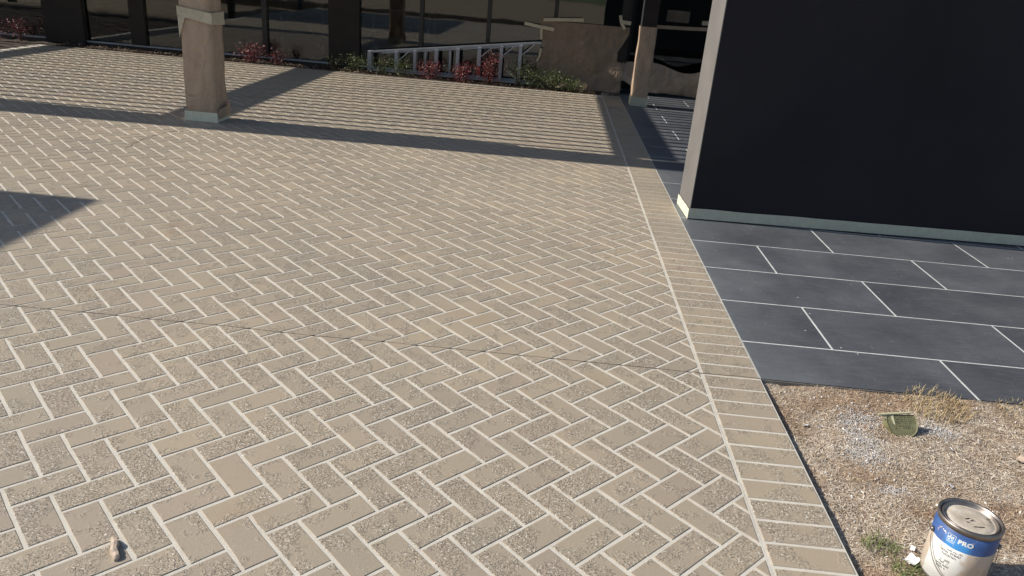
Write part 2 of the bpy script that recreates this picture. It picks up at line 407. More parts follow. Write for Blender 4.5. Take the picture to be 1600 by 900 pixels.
# soldier course along the planting bed
hc = MB().box(XL, XR, HY+.001, 10.969, -.1295, -.0020).build('header_course', M['mortar'], kind='structure')
x = XL+.004
hm = MB().prism(inset([(-.0515, -.122), (.0515, -.122), (.0515, .122), (-.0515, .122)], .005), -.008, 0, .0014).mesh('brick', M['brick'])
while x < XR-.1:
    o = bpy.data.objects.new('brick', hm); COL.objects.link(o); o.parent = hc
    o.location = (x+.0515, 10.844, random.uniform(0, .0006)); x += .1027
# border strip along the walkway
bs = MB().box(XR+.004, 1.0005, -1.7, 11.25, -.1285, -.0018).build('border_strip', M['mortar'], kind='structure')
bm_ = [MB().prism(rough(inset([(-.1245, -.05135), (.1205, -.05135), (.1205, .05135), (-.1245, .05135)], .0058), .0009), -.008, .0002, .0015).mesh('brick', M['brick']) for _ in range(10)]
y = 2.769-.1027*43
while y < 11.1:
    o = bpy.data.objects.new('brick', random.choice(bm_)); COL.objects.link(o); o.parent = bs
    o.location = (.8795, y+.05135, random.uniform(-.0004, .0003)); o.rotation_euler.z = random.gauss(0, .002); y += .1027

# ------------------------------------------------------------ slate walkway
SX, SY, SL, SDp = 1.4220, 5.2088, .4898, .4905
SY0, SY1, SX0, SX1 = 2.888, 11.88, 1.0035, 7.0
sw = MB().box(SX0, SX1, SY0, SY1, -.13, -.0030).build('slate_walkway', M['slate_joint'], kind='structure')
row = -14
while True:
    yt = SY-row*SDp; yb = yt-SDp
    if yt < SY0: break
    m_ = (row+1) % 2
    for k in range(-3, 14):
        x0 = SX+SL*(m_+2*k); x1 = x0+2*SL; jw = .0048
        a0, a1 = max(x0+jw, SX0+.001), min(x1-jw, SX1); b0, b1 = max(yb+jw, SY0), min(yt-jw, SY1)
        if a1-a0 < .02 or b1-b0 < .02: continue
        if math.hypot(a0, b0) > 14: continue
        MB().prism([(a0, b0), (a1, b0), (a1, b1), (a0, b1)], -.008, -.0018, .0012).build('tile', M['slate'], sw)
    row += 1
MB().box(SX0, SX1, SY0-.004, SY0-.0005, -.13, -.006).build('slab_edge', M['concrete'], sw)

# ------------------------------------------------------------ dry soil bed at the right
BX0, BX1, BY0, BY1 = 1.001, 5.5, -1.7, 2.886
def soil_h(x, y):
    h = -.030+.010*noise.noise(Vector((x*3.1, y*3.1, 0)))+.007*noise.noise(Vector((x*11, y*11, 2)))+.004*noise.noise(Vector((x*34, y*34, 5)))
    ex = x-BX0; ey = BY1-y
    h += .012*min(1, ex*3)+.012*math.exp(-ey*16)*(.5+.5*noise.noise(Vector((x*6, 0, 0))))
    return h
bed = MB().grid(lambda p, q: (BX0+(BX1-BX0)*p**1.3, BY0+(BY1-BY0)*q, soil_h(BX0+(BX1-BX0)*p**1.3, BY0+(BY1-BY0)*q)), 170, 220)
bed.build('dry_soil', M['soil'], smooth=True, kind='structure')
def scatter(name, mat, n, xr, yr, L, Wd, lift, tilt, dens=None, parent=None, zf=soil_h, thick=False, label=None):
    vs = []; fs = []
    k = 0
    while k < n:
        x = rng.uniform(*xr); y = rng.uniform(*yr)
        if dens and rng.random() > dens(x, y): continue
        k += 1
        th = rng.uniform(0, 2*math.pi); l = rng.uniform(*L)/2; w_ = rng.uniform(*Wd)/2; ph = rng.normal(0, tilt)
        d = np.array((math.cos(th)*math.cos(ph), math.sin(th)*math.cos(ph), math.sin(ph))); s_ = np.array((-math.sin(th), math.cos(th), rng.normal(0, .35)))
        c = np.array((x, y, zf(x, y)+abs(math.sin(ph))*l*.8+rng.uniform(*lift)))
        if thick:
            up = np.array((0, 0, w_*1.1)); n0 = len(vs)
            for sx, sy in ((-1, -1), (1, -.7), (.8, 1), (-.9, .8)): vs.append(tuple(c+d*l*sx+s_*w_*sy-up*.5))
            vs.append(tuple(c+up)); fs += [(n0, n0+1, n0+4), (n0+1, n0+2, n0+4), (n0+2, n0+3, n0+4), (n0+3, n0, n0+4)]
        else:
            n0 = len(vs); mid = c+np.array((0, 0, rng.uniform(0, .15)*l))
            vs += [tuple(c-d*l-s_*w_), tuple(c-d*l+s_*w_), tuple(mid+s_*w_), tuple(mid-s_*w_), tuple(c+d*l)]
            fs += [(n0, n0+3, n0+2, n0+1), (n0+3, n0+4, n0+2)]
    me = bpy.data.meshes.new(name); me.from_pydata(vs, [], fs); me.materials.append(mat)
    o = bpy.data.objects.new(name, me); COL.objects.link(o)
    if parent: o.parent = parent
    tag(o, label, kind='stuff'); return o
near = lambda x, y: 1. if x < 2.5 else .3
o = scatter('straw_litter', M['straw'], 170000, (1.012, 3.2), (1.2, 2.884), (.007, .026), (.0008, .0018), (.0, .003), .20, near,
            label='bleached straw and mulch clippings lying over the dry soil'); o['category'] = 'straw'
def cluster(*cs):
    def d(x, y): return max(math.exp(-((x-cx)**2/(2*sx*sx)+(y-cy)**2/(2*sy*sy))) for cx, cy, sx, sy in cs)
    return d
o = scatter('paint_dust', M['dust'], 2600, (1.05, 2.2), (1.6, 2.8), (.002, .007), (.002, .005), (.002, .006), .1,
            cluster((1.33, 2.64, .05, .05), (1.29, 2.50, .035, .06), (1.27, 2.40, .045, .045), (1.28, 2.20, .03, .018), (1.62, 2.62, .06, .03)), thick=True,
            label='pale grey paint dust spilled in patches over the dry soil'); o['category'] = 'dust'
o = scatter('stone_chips', M['chips'], 380, (1.03, 2.9), (1.4, 2.86), (.004, .014), (.004, .010), (.003, .006), .1, thick=True,
            label='small white stone chips sprinkled through the straw'); o['category'] = 'stone chips'
def blades(n, rad, h, wdt, lean=.5, soft=1.):
    mb = MB()
    for i in range(n):
        a_ = random.uniform(0, 6.283); q = rad*math.sqrt(random.random()); x, y = q*math.cos(a_), q*math.sin(a_)
        th = random.uniform(0, 6.283); l = random.uniform(.4, 1.)*h; ln = random.uniform(.1, lean)*l
        dx, dy = math.cos(th)*ln, math.sin(th)*ln; wx, wy = -math.sin(th)*wdt/2, math.cos(th)*wdt/2
        mb.add([(x-wx, y-wy, -.01), (x+wx, y+wy, -.01), (x+dx*.4+wx*.8, y+dy*.4+wy*.8, l*.6), (x+dx*.4-wx*.8, y+dy*.4-wy*.8, l*.6), (x+dx, y+dy, l)], [(0, 1, 2, 3), (3, 2, 4)])
    return mb
for (x, y, n, rd, h, mt, lb) in [(1.125, 1.905, 170, .05, .03, 'green_blade', 'small green grass tuft at the border edge, the farther one beside the paint can'),
                                (1.17, 1.79, 170, .05, .03, 'green_blade', 'green grass tuft at the frame bottom, between border edge and paint can'),
                                (1.70, 2.81, 420, .13, .036, 'dry_blade', 'golden dry grass tuft against the charcoal walkway edge'),
                                (2.05, 2.83, 150, .10, .028, 'dry_blade', 'thin dry grass tuft at the walkway edge by the right frame side')]:
    o = blades(n, rd, h, .0022, 2.2).build('grass_tuft', M[mt]); o.location = (x, y, soil_h(x, y)+.004); tag(o, lb, 'grass tuft', 'grass tufts in the dry soil')

# ------------------------------------------------------------ olive carton in the soil
ct = empty('carton', (1.462, 2.60, soil_h(1.46, 2.6)+.030), 'dented olive green cardboard tub lying tipped in the straw by the walkway', 'carton')
rot = Matrix.Rotation(math.radians(42), 4, 'X') @ Matrix.Rotation(math.radians(6), 4, 'Z')
def carton(depth, rr):
    mb = MB(); n = 20; prof = []
    out = []
    for k in range(n):
        t_ = k/n*2*math.pi; x_ = .058*math.copysign(abs(math.cos(t_))**.75, math.cos(t_)); y_ = .060*math.copysign(abs(math.sin(t_))**.95, math.sin(t_))
        if y_ > .026: y_ = .026+.012*(1-abs(x_)/.058)*.2
        out.append((x_*rr, y_*rr))
    return out
o1 = carton(0, 1.); o2 = carton(0, .93); n = len(o1); mb = MB()
vs = [rot @ Vector((x_, y_, .018)) for x_, y_ in o1]+[rot @ Vector((x_*.9, y_*.9, -.03)) for x_, y_ in o1]+[rot @ Vector((x_, y_, .0155)) for x_, y_ in o2]
mb.add(vs, [(k, (k+1) % n, n+(k+1) % n, n+k) for k in range(n)]+[(k, 2*n+k, 2*n+(k+1) % n, (k+1) % n) for k in range(n)]+[tuple(range(2*n, 3*n))])
mb.build('tub_body', M['olive'], ct)
MB().bar(rot @ Vector((-.085, .030, .016)), rot @ Vector((.045, .0355, .020)), .004, .010).build('lid_edge', M['olive_light'], ct)
mb = MB()
mb.add([rot @ Vector(p) for p in ((-.085, .034, .017), (-.03, .034, .018), (-.028, -.012, .017), (-.05, .006, .012))], [(0, 3, 2, 1)]).build('torn_flap', M['olive_light'], ct)
mb = MB()
for row_ in range(7):
    x_ = -.030+.006*random.random()
    while x_ < .034:
        l_ = random.uniform(.002, .0045); y_ = .018-row_*.0085+.0012*math.sin(x_*300)
        if abs(y_) < .03 and random.random() < .8: mb.box(x_, x_+l_, y_-random.uniform(.0008, .0022), y_+random.uniform(.0008, .0022), .0157, .0163, rot)
        x_ += l_+random.uniform(.002, .006)
mb.build('printed_lines', M['print_dark'], ct)

# flakes, chips and sticks lying about
def flake(name, x, y, sx, sy, rz, mat, label, cat, group=None, z=.008, curl=.25):
    mb = MB()
    def fn(p, q):
        X, Y = (p-.5)*sx, (q-.5)*sy
        k = 1-.25*abs(noise.noise(Vector((p*3+x*9, q*3+y*7, 1))))
        return (X*k, Y*k, curl*sx*(2*(p-.5))**2*.5+.18*sx*noise.noise(Vector((p*4+x*5, q*4, y*3))))
    mb.grid(fn, 6, 6); n0 = len(mb.v)
    mb.v += [(a_[0], a_[1], a_[2]-.0012) for a_ in mb.v]; mb.f += [tuple(i+n0 for i in q)[::-1] for q in mb.f]
    o = mb.build(name, mat, smooth=True); o.location = (x, y, soil_h(x, y)+z); o.rotation_euler = (random.uniform(-.3, .3), random.uniform(-.3, .3), rz)
    return tag(o, label, cat, group)
GR = 'white scraps scattered in the soil'
flake('paper_scrap', 1.185, 1.835, .042, .036, .4, M['white_scrap'], 'largest crumpled white scrap, leaning at the left foot of the paint can', 'scrap', GR, .016, .6)
flake('paper_scrap', 1.218, 1.895, .020, .014, 1., M['white_scrap'], 'small white scrap touching the left side of the paint can', 'scrap', GR, .01)
flake('paper_scrap', 1.104, 2.584, .022, .011, .2, M['chips'], 'white flake near the border edge, left one of the pair', 'scrap', GR)
flake('paper_scrap', 1.165, 2.590, .020, .012, .1, M['chips'], 'white flake near the border edge, right one of the pair', 'scrap', GR)
flake('paper_scrap', 1.494, 2.242, .020, .016, .9, M['chips'], 'white flake in the straw just beyond the paint can', 'scrap', GR)
flake('paper_scrap', 1.61, 2.49, .012, .024, .1, M['chips'], 'upright thin white flake right of the olive carton', 'scrap', GR)
flake('bark_piece', 1.86, 2.47, .055, .038, .5, M['stick'], 'curled brown bark piece in the straw near the right frame side', 'bark')

# peeled strip on the bricks
st = MB(); n_ = 12
prof = [(-.010, 0.), (-.0085, .013), (-.002, .0155), (.006, .0145), (.009, .0)]
for i in range(n_+1):
    y_ = -.045+.09*i/n_; k_ = 1-.5*abs(2*i/n_-1)**4; wob = .0025*math.sin(i*.9)
    st.v += [(x_*k_+wob, y_, z_*k_*(1+.12*math.sin(i*1.7))) for x_, z_ in prof]
st.f = [(i*5+k, i*5+k+1, i*5+6+k, i*5+5+k) for i in range(n_) for k in range(4)]+[(0, 1, 2, 3, 4), tuple(n_*5+k for k in (4, 3, 2, 1, 0))]
o = st.build('peeled_strip', M['stick']); o.location = (-1.018, 1.545, .0005); o.rotation_euler.z = .55
tag(o, 'short peeled beige strip standing on the tan pavers at lower left', 'strip')

# ------------------------------------------------------------ paint can
CZ = 0.; CX, CY = 1.288, 1.807
can = empty('paint_can', (CX, CY, -.012), 'closed gallon paint can with blue and white label standing on dry soil', 'paint can')
CR = .0815; ZT = .2
def lathe_obj(name, prof, mat, par=can, smooth=True, n=64):
    o = MB().lathe(prof, n).build(name, mat, par, smooth); return o
lathe_obj('rim', [(CR-.001, .186), (CR+.0020, .188), (CR+.0028, .192), (CR+.0028, .198), (CR+.001, .2015), (CR-.002, .202), (CR-.0045, .200), (CR-.0055, .194), (CR-.008, .193), (CR-.0095, .197), (CR-.0115, .199), (CR-.0135, .197), (CR-.0145, .192), (CR-.0165, .190)], M['steel'])
m, t, b = newmat('dusty paint can lid'); gg = t.nodes.new('ShaderNodeTexCoord'); P = gg.outputs['Object']
c = ramp(t, noi(t, P, 22., 5, .6), [(.32, (.42, .36, .28)), (.5, (.58, .51, .42)), (.68, (.70, .64, .55))])
c = mix(t, ramp(t, noi(t, P, 46., 4, .7), [(.60, 0.), (.68, .8)]), c, (.23, .17, .12))
c = mix(t, ramp(t, noi(t, P, 9., 2, .5), [(.52, 0.), (.6, .45)]), c, (.50, .50, .53))
t.links.new(c, b.inputs['Base Color']); b.inputs['Roughness'].default_value = .55; b.inputs['Metallic'].default_value = .15
bump(t, b, noi(t, P, 60., 5, .6), .0015); M['lid'] = m
lathe_obj('lid', [(CR-.0166, .1905), (CR-.022, .1895), (CR-.024, .1915), (.04, .1905), (.0001, .190)], M['lid'])
mb = MB()
for (x_, y_, l_, r_) in [(-.006, .004, .014, .3), (.002, -.004, .009, .2), (-.012, -.012, .008, -.1), (.010, -.030, .030, .05)]:
    mb.bar((x_-l_/2*math.cos(r_), y_-l_/2*math.sin(r_), .1916), (x_+l_/2*math.cos(r_), y_+l_/2*math.sin(r_), .1918), .0022, .0012)
mb.build('lid_scuffs', M['crack'], can)
lathe_obj('body', [(.0001, .003), (CR-.003, .003), (CR, 0), (CR+.0015, .003), (CR, .006), (CR, .186)], M['steel'])
# label sleeve: white below, blue band above, worn tan stain
m, t, b = newmat('printed can label'); gg = t.nodes.new('ShaderNodeTexCoord'); P = gg.outputs['Object']
sp_ = t.nodes.new('ShaderNodeSeparateXYZ'); t.links.new(P, sp_.inputs[0])
ang = mth(t, 'ARCTAN2', sp_.outputs[1], sp_.outputs[0])
white = ramp(t, noi(t, P, 30., 4), [(.3, (.66, .67, .66)), (.7, (.78, .78, .76))])
stain_f = mth(t, 'ADD', mth(t, 'MULTIPLY', mth(t, 'ADD', ang, 2.02), 1.8), mth(t, 'MULTIPLY', mth(t, 'SUBTRACT', noi(t, P, 26., 4), .5), 1.0))
white = mix(t, ramp(t, stain_f, [(.0, 0.), (.25, .8)]), white, (.50, .39, .29))
bluec = ramp(t, noi(t, P, 24., 4), [(.3, (.030, .075, .235)), (.7, (.055, .125, .33))])
lt = mth(t, 'MULTIPLY', ramp(t, mth(t, 'ABSOLUTE', mth(t, 'ADD', ang, 2.28)), [(.28, 1.), (.5, 0.)]), ramp(t, mth(t, 'ADD', mth(t, 'MULTIPLY', sp_.outputs[2], 5.5), 0.), [(.86, 1.), (.95, 0.)]))
bluec = mix(t, mth(t, 'MULTIPLY', lt, .8), bluec, (.045, .26, .62))
isb = mth(t, 'GREATER_THAN', mth(t, 'ADD', sp_.outputs[2], mth(t, 'MULTIPLY', noi(t, P, 50., 2), .004)), .135)
c = mix(t, isb, white, bluec)
worn = ramp(t, noi(t, P, 38., 5, .65), [(.61, 0.), (.66, .9)])
c = mix(t, worn, c, (.42, .34, .27))
t.links.new(c, b.inputs['Base Color']); b.inputs['Roughness'].default_value = .42; M['label_print'] = m
lathe_obj('label_sleeve', [(CR+.0002, .010), (CR+.0009, .0105), (CR+.0009, .184), (CR+.0002, .1845)], M['label_print'])
M['white_ink'] = simple('white ink', (.80, .82, .84), .5, .05); M['black_ink'] = simple('black ink', (.035, .035, .04), .5)
M['light_blue_ink'] = simple('light blue ink', (.22, .46, .75), .5)
def wrap(x_, z_, off): # arc length x_ measured from the text centre angle
    an = x_/CR; return ((CR+off)*math.cos(an), (CR+off)*math.sin(an), z_)
def text_part(txt, size, ang0, zc, mat, name, bold=.0, shear=0):
    cu = bpy.data.curves.new(name, 'FONT'); cu.body = txt; cu.size = size; cu.align_x = 'CENTER'; cu.align_y = 'CENTER'; cu.offset = bold; cu.shear = shear; cu.resolution_u = 3
    cu.space_character = 1.05
    to = bpy.data.objects.new(name, cu); COL.objects.link(to); dg = bpy.context.evaluated_depsgraph_get()
    me = bpy.data.meshes.new_from_object(to.evaluated_get(dg)); COL.objects.unlink(to); bpy.data.objects.remove(to)
    bm = bmesh.new(); bm.from_mesh(me)
    bmesh.ops.subdivide_edges(bm, edges=[e_ for e_ in bm.edges if e_.calc_length() > .004], cuts=3)
    bmesh.ops.triangulate(bm, faces=bm.faces)
    for v in bm.verts: v.co = Vector(wrap(ang0*CR+v.co.x, zc+v.co.y, .0014))
    bm.to_mesh(me); bm.free(); me.materials.clear(); me.materials.append(mat)
    o = bpy.data.objects.new(name, me); COL.objects.link(o); o.parent = can; return o
A0 = math.radians(-118)
text_part('PRO', .019, A0, .1605, M['white_ink'], 'lettering', .0009)
# square emblem left of the word, made of a frame and broken strokes
mb = MB()
def patch(x0, x1, z0, z1, off=.0013):
    n = max(1, int((x1-x0)/.003))
    for k in range(n):
        a_, b_ = x0+(x1-x0)*k/n, x0+(x1-x0)*(k+1)/n
        mb.add([wrap(a_, z0, off), wrap(b_, z0, off), wrap(b_, z1, off), wrap(a_, z1, off)], [(0, 1, 2, 3)])
c0 = A0*CR-.036
patch(c0-.011, c0+.011, .151, .1521); patch(c0-.011, c0+.011, .1715, .1725); patch(c0-.011, c0-.0100, .151, .172); patch(c0+.0100, c0+.011, .151, .172)
for (dx, z0, z1, wd) in [(-.007, .158, .163, .004), (-.003, .160, .169, .0025), (.001, .157, .165, .003), (.005, .159, .168, .0025), (-.005, .154, .156, .006), (.004, .1535, .1555, .005)]:
    patch(c0+dx-wd/2, c0+dx+wd/2, z0, z1)
for k in range(7): patch(c0-.010+k*.003, c0-.0083+k*.003, .1455, .1485)
patch(c0-.024, c0-.019, .166, .170); patch(c0-.0185, c0-.0165, .162, .167); patch(c0-.029, c0-.026, .168, .171)
mb.build('emblem', M['white_ink'], can)
mb = MB(); random.seed(5)
for (z_, xs_, xe_) in [(.1225, -.036, .002), (.1135, -.050, .000), (.1040, -.046, -.010), (.0850, -.044, -.022), (.0765, -.054, -.024), (.0680, -.052, -.020), (.0595, -.050, -.026)]:
    x_ = A0*CR+xs_
    while x_ < A0*CR+xe_:
        l_ = random.uniform(.0019, .0032)
        if random.random() < .86:
            hh = random.choice((.0042, .0042, .0058, .0060)); k = random.random()
            patch(x_, x_+l_*.35, z_-.0018, z_-.0018+hh)
            if k < .6: patch(x_, x_+l_, z_-.0018+hh-.0012, z_-.0018+hh)
            if k > .3: patch(x_, x_+l_, z_-.0018, z_-.0005)
            if k > .5: patch(x_+l_*.7, x_+l_, z_-.0018, z_+.0002)
        x_ += l_+.0009
mb.build('small_print', M['black_ink'], can)
# wire handle hanging in front, with two ears
mb = MB(); pts = []
for k in range(31):
    t_ = k/30; an = math.radians(-188+t_*160); z_ = .140-.108*math.sin(math.pi*t_)**.8
    rr = CR+.005+.010*math.sin(math.pi*t_)
    pts.append((rr*math.cos(an), rr*math.sin(an), z_))
mb.tube(pts, .0012, 6)
hd = mb.build('wire_handle', M['steel'], can, smooth=True)
for an in (-188, -28):
    an = math.radians(an); cx_, cy_ = (CR+.002)*math.cos(an), (CR+.002)*math.sin(an)
    MB().tube([(cx_*.98, cy_*.98, .141), (cx_*1.06, cy_*1.06, .141), (cx_*1.09, cy_*1.09, .141)], [.008, .007, .004], 12).build('ear', M['steel'], can, smooth=True)

# ------------------------------------------------------------ left and right wrapped columns
def wrinkled_box(x0, x1, y0, y1, z0, z1, amp, seed, nz=26, n=7, flare=0.):
    per = []
    for k in range(n): per.append((x0+(x1-x0)*k/n, y0))
    for k in range(n): per.append((x1, y0+(y1-y0)*k/n))
    for k in range(n): per.append((x1-(x1-x0)*k/n, y1))
    for k in range(n): per.append((x0, y1-(y1-y0)*k/n))
    cx_, cy_ = (x0+x1)/2, (y0+y1)/2; vs = []; m_ = len(per)
    for j in range(nz+1):
        z_ = z0+(z1-z0)*j/nz
        for (x_, y_) in per:
            d = Vector((x_-cx_, y_-cy_)).normalized()
            k = amp*(noise.noise(Vector((x_*11+z_*4.5, y_*11-z_*3, z_*1.6+seed)))+.3*noise.noise(Vector((x_*18, y_*18, z_*4+seed))))+flare*max(0, 1-(z_-z0)/.35)
            vs.append((x_+d.x*k, y_+d.y*k, z_))
    fs = [(j*m_+k, j*m_+(k+1) % m_, (j+1)*m_+(k+1) % m_, (j+1)*m_+k) for j in range(nz) for k in range(m_)]
    return MB().add(vs, fs)
TOP = 2.70
lc = empty('wrapped_column', (-3.12, 7.01, 0), 'square column wrapped in brown paper with a pale tape band, on the tan pavers', 'column', 'paper wrapped columns')
def local(mb, o): mb.v = [(x_-o.location.x, y_-o.location.y, z_-o.location.z) for x_, y_, z_ in mb.v]; return mb
local(MB().box(-3.215, -3.015, 6.925, 7.095, 0, TOP), lc).build('shaft', M['pier'], lc)
local(wrinkled_box(-3.255, -2.978, 6.884, 7.135, .078, .93, .012, 1.), lc).build('paper_wrap', M['paper'], lc, True, label='lower brown paper wrap, creased')
local(wrinkled_box(-3.253, -2.980, 6.886, 7.133, .90, 1.9, .008, 4.), lc).build('paper_wrap', M['paper'], lc, True, label='upper brown paper wrap above the tape')
mb = MB(); x0, x1, y0, y1 = -3.268, -2.966, 6.872, 7.147
tz = [(x0, y0, .905, .985), (x1, y0, .850, .945), (x1, y1, .835, .950), (x0, y1, .90, .99)]
mb.add([(p[0], p[1], p[2]) for p in tz]+[(p[0], p[1], p[3]) for p in tz], [(k, (k+1) % 4, 4+(k+1) % 4, 4+k) for k in range(4)])
local(mb, lc).build('tape_band', M['tape_tan'], lc)
local(wrinkled_box(-3.270, -2.968, 6.870, 7.148, .001, .088, .003, 9., 3), lc).build('base_tape', M['tape'], lc)
mb = MB().grid(lambda p, q: (-2.962+.05*q*math.sin(p*3.1)*(.3+.7*p), 6.885+p*.27, .03+q*(.085+.05*p)), 6, 4)
local(mb, lc).build('loose_paper_flap', M['paper'], lc, True)
mb = MB().add([(-3.266, 6.874, .90), (-3.20, 6.872, .895), (-3.235, 6.872, .80), (-3.262, 6.874, .72)], [(0, 3, 2, 1)])
local(mb, lc).build('loose_tape', M['tape_tan'], lc)
rc = empty('wrapped_column', (1.19, 10.34, 0), 'dark column by the doorway, wrapped waist high in brown paper, beside the walkway', 'column', 'paper wrapped columns')
local(MB().box(1.112, 1.268, 10.262, 10.418, 0, .95).box(1.095, 1.285, 10.245, 10.435, .9505, TOP), rc).build('shaft', M['pier'], rc)
local(wrinkled_box(1.085, 1.295, 10.236, 10.445, .09, .985, .010, 14.), rc).build('paper_wrap', M['paper'], rc, True)
local(wrinkled_box(1.078, 1.302, 10.228, 10.452, .001, .115, .003, 17., 3), rc).build('base_tape', M['tape_shaded'], rc)
local(MB().box(1.083, 1.0945, 10.240, 10.262, .985, TOP), rc).build('lit_edge_strip', M['sill'], rc)  # pale strip added to stand for the sunlit left edge of the shaft
hidden = empty('steel_column', (4.3, 6.9, 0), 'plain dark column behind the charcoal wall', 'column')
local(MB().box(4.2, 4.4, 6.78, 6.98, 0, TOP), hidden).build('shaft', M['pier'], hidden)
for xx in (-7.34, -11.55):
    o = empty('steel_column', (xx, 6.95, 0), 'plain dark pergola column outside the left frame side' if xx > -8 else 'farthest left dark pergola column', 'column')
    MB().box(-.12, .12, -.1, .1, 0, TOP).build('shaft', M['pier'], o)

# ------------------------------------------------------------ pergola over the far half of the patio
pg = empty('pergola', (0, 7, 2.7), 'dark slatted pergola overhead whose slats stripe the far pavers with shadow', 'pergola')
T1 = math.tan(math.radians(1.0))
def skew_beam(y0, y1, z0, z1, x0, x1):
    mb = MB(); mb.box(x0, x1, y0, y1, z0, z1); mb.v = [(x_, y_-7+(x_+6)*T1, z_-2.7) for x_, y_, z_ in mb.v]; return mb
skew_beam(6.63, 6.985, 2.7, 2.914, -15.5, 6.3).build('beam', M['steel_beam'], pg)
for x0, x1 in ((-11.02, -10.92), (-7.47, -7.21), (-3.26, -2.96), (1.05, 1.33), (4.2, 4.4)):
    mb = MB().box(x0, x1, 7.02+((x0+6)*T1), 11.40, 2.702, 2.9141); mb.v = [(x_, y_-7, z_-2.7) for x_, y_, z_ in mb.v]
    mb.build('beam', M['steel_beam'], pg)
sm = MB().box(-15.3, 6.2, -.028, .028, .02, .07); sm.v = [(x_, y_+(x_+6)*T1, z_) for x_, y_, z_ in sm.v]; sm = sm.mesh('slat', M['steel_beam'])
k = 0
while 7.15+k*.19 < 11.2:
    o = bpy.data.objects.new('slat', sm); COL.objects.link(o); o.parent = pg; o.location = (0, .15+k*.19, 0); k += 1

# unseen canopy added at the left, shaped so its corner shades the pavers
cn = empty('shadow_canopy', (-9.5, 0, 0), 'unseen flat slab on posts, added to shade the pavers at the left', 'canopy')
MB().box(-3.6, 2.355, -1.2, 4.425, 2.9, 3.1).build('roof', M['roof'], cn)
for px_, py_ in ((-3.4, 4.2), (1.9, 4.2), (-3.4, -1), (1.9, -1)): MB().box(px_-.07, px_+.07, py_-.07, py_+.07, GZ, 2.899).build('post', M['frame'], cn)

# ------------------------------------------------------------ charcoal wall at the right
wl = empty('portal_wall', (1.056, 5.187, 0), 'massive charcoal wall with a lit grey end and a pale tape skirt, on the walkway', 'wall', rz=math.radians(2.3))
MB().box(.006, 6.0, 0, .374, 0, 3.3).build('panel', M['panel_dark'], wl)
MB().box(-.0, .0058, -.0025, .3765, 0, 3.3).build('end_face', M['stucco'], wl)
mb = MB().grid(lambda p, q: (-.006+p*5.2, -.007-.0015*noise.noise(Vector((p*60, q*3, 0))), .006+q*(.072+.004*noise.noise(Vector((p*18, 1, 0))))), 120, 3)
mb.build('tape_skirt', M['tape_shaded'], wl, label='tape skirt on the shaded front, shade put into its colour')
mb = MB().grid(lambda p, q: (-.008-.001*noise.noise(Vector((p*8, q*3, 0))), .386-p*.394, .001+q*(.072+.005*noise.noise(Vector((p*6, 2, 0))))), 14, 3)
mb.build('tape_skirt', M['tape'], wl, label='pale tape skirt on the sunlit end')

# ------------------------------------------------------------ planting beds
def bed_h(x, y): return -.012+.022*noise.noise(Vector((x*5, y*5, 0)))+.01*noise.noise(Vector((x*21, y*21, 4)))
MB().grid(lambda p, q: (-13+14.0*p, 10.971+.477*q, bed_h(-13+14*p, 10.971+.477*q)), 300, 14).build('planting_bed', M['dirt'], None, True, kind='structure')
MB().grid(lambda p, q: (-13+5.74*p, 6.+4.969*q, bed_h(-13+5.74*p, 6+4.97*q)), 60, 60).build('side_bed', M['dirt'], None, True, kind='structure')
M['mulch'] = island('bark mulch', [(0., (.03, .018, .012)), (.6, (.09, .055, .035)), (.9, (.18, .12, .08)), (1., (.50, .45, .38))])
o = scatter('bark_mulch', M['mulch'], 9000, (-7.1, 1.0), (10.985, 11.42), (.015, .05), (.006, .018), (.002, .012), .3, zf=bed_h, label='dark bark mulch in the planting bed under the windows'); o['category'] = 'mulch'

def shrub(name, x, y, n, rx, h, mat, label, cat, group, seed, leaf=.018, stems=7, low=.05, ry=None):
    rs = random.Random(seed); ry = ry or rx*.8
    t_ = empty(name, (x, y, bed_h(x, y)), label, cat, group)
    tips = []
    sb = MB()
    for k in range(stems):
        a_ = rs.uniform(0, 6.28); q = rs.uniform(.3, 1)
        tip = (rx*q*math.cos(a_), ry*q*math.sin(a_), h*rs.uniform(.6, 1.))
        sb.tube([(tip[0]*.1, tip[1]*.1, 0), (tip[0]*.45, tip[1]*.45, tip[2]*.5), tip], [.006, .004, .002], 5); tips.append(tip)
    sb.build('stem', M['stem'], t_)
    fb = MB()
    for i in range(n):
        tip = rs.choice(tips); q = rs.uniform(low, 1.05)**.7
        sp = .42*rx+.015
        c = Vector((tip[0]*(q*.9+.05)+rs.gauss(0, sp), tip[1]*(q*.9+.05)+rs.gauss(0, sp*.8), max(.02, tip[2]*q+rs.gauss(0, h*.09))))
        d = Vector((rs.gauss(0, 1), rs.gauss(0, 1), rs.gauss(.3, .6))).normalized(); s_ = d.cross(Vector((rs.gauss(0, 1), rs.gauss(0, 1), rs.gauss(0, 1)))).normalized()
        l = leaf*rs.uniform(.6, 1.3); wd = l*.42; nn = d.cross(s_)*l*.12
        fb.add([c-d*l*.5, c+s_*wd*.5+nn, c+d*l*.5, c-s_*wd*.5+nn], [(0, 1, 2), (0, 2, 3)])
    fb.build('foliage', mat, t_)
    return t_
RG, GG = 'red shrubs in the bed under the windows', 'green shrubs in the bed under the windows'
R_, G_ = M['red_leaf'], M['green_leaf']
shrub('red_shrub', -4.26, 11.12, 1000, .15, .30, R_, 'round red shrub just right of the wrapped column', 'shrub', RG, 1, .026)
shrub('red_shrub', -3.86, 11.08, 300, .10, .25, R_, 'loose small red shrub between the wrapped column and the brown pier', 'shrub', RG, 2, .026)
shrub('red_shrub', -1.69, 11.08, 950, .12, .28, R_, 'red shrub in front of the ladder, nearest its narrow end', 'shrub', RG, 3, .026)
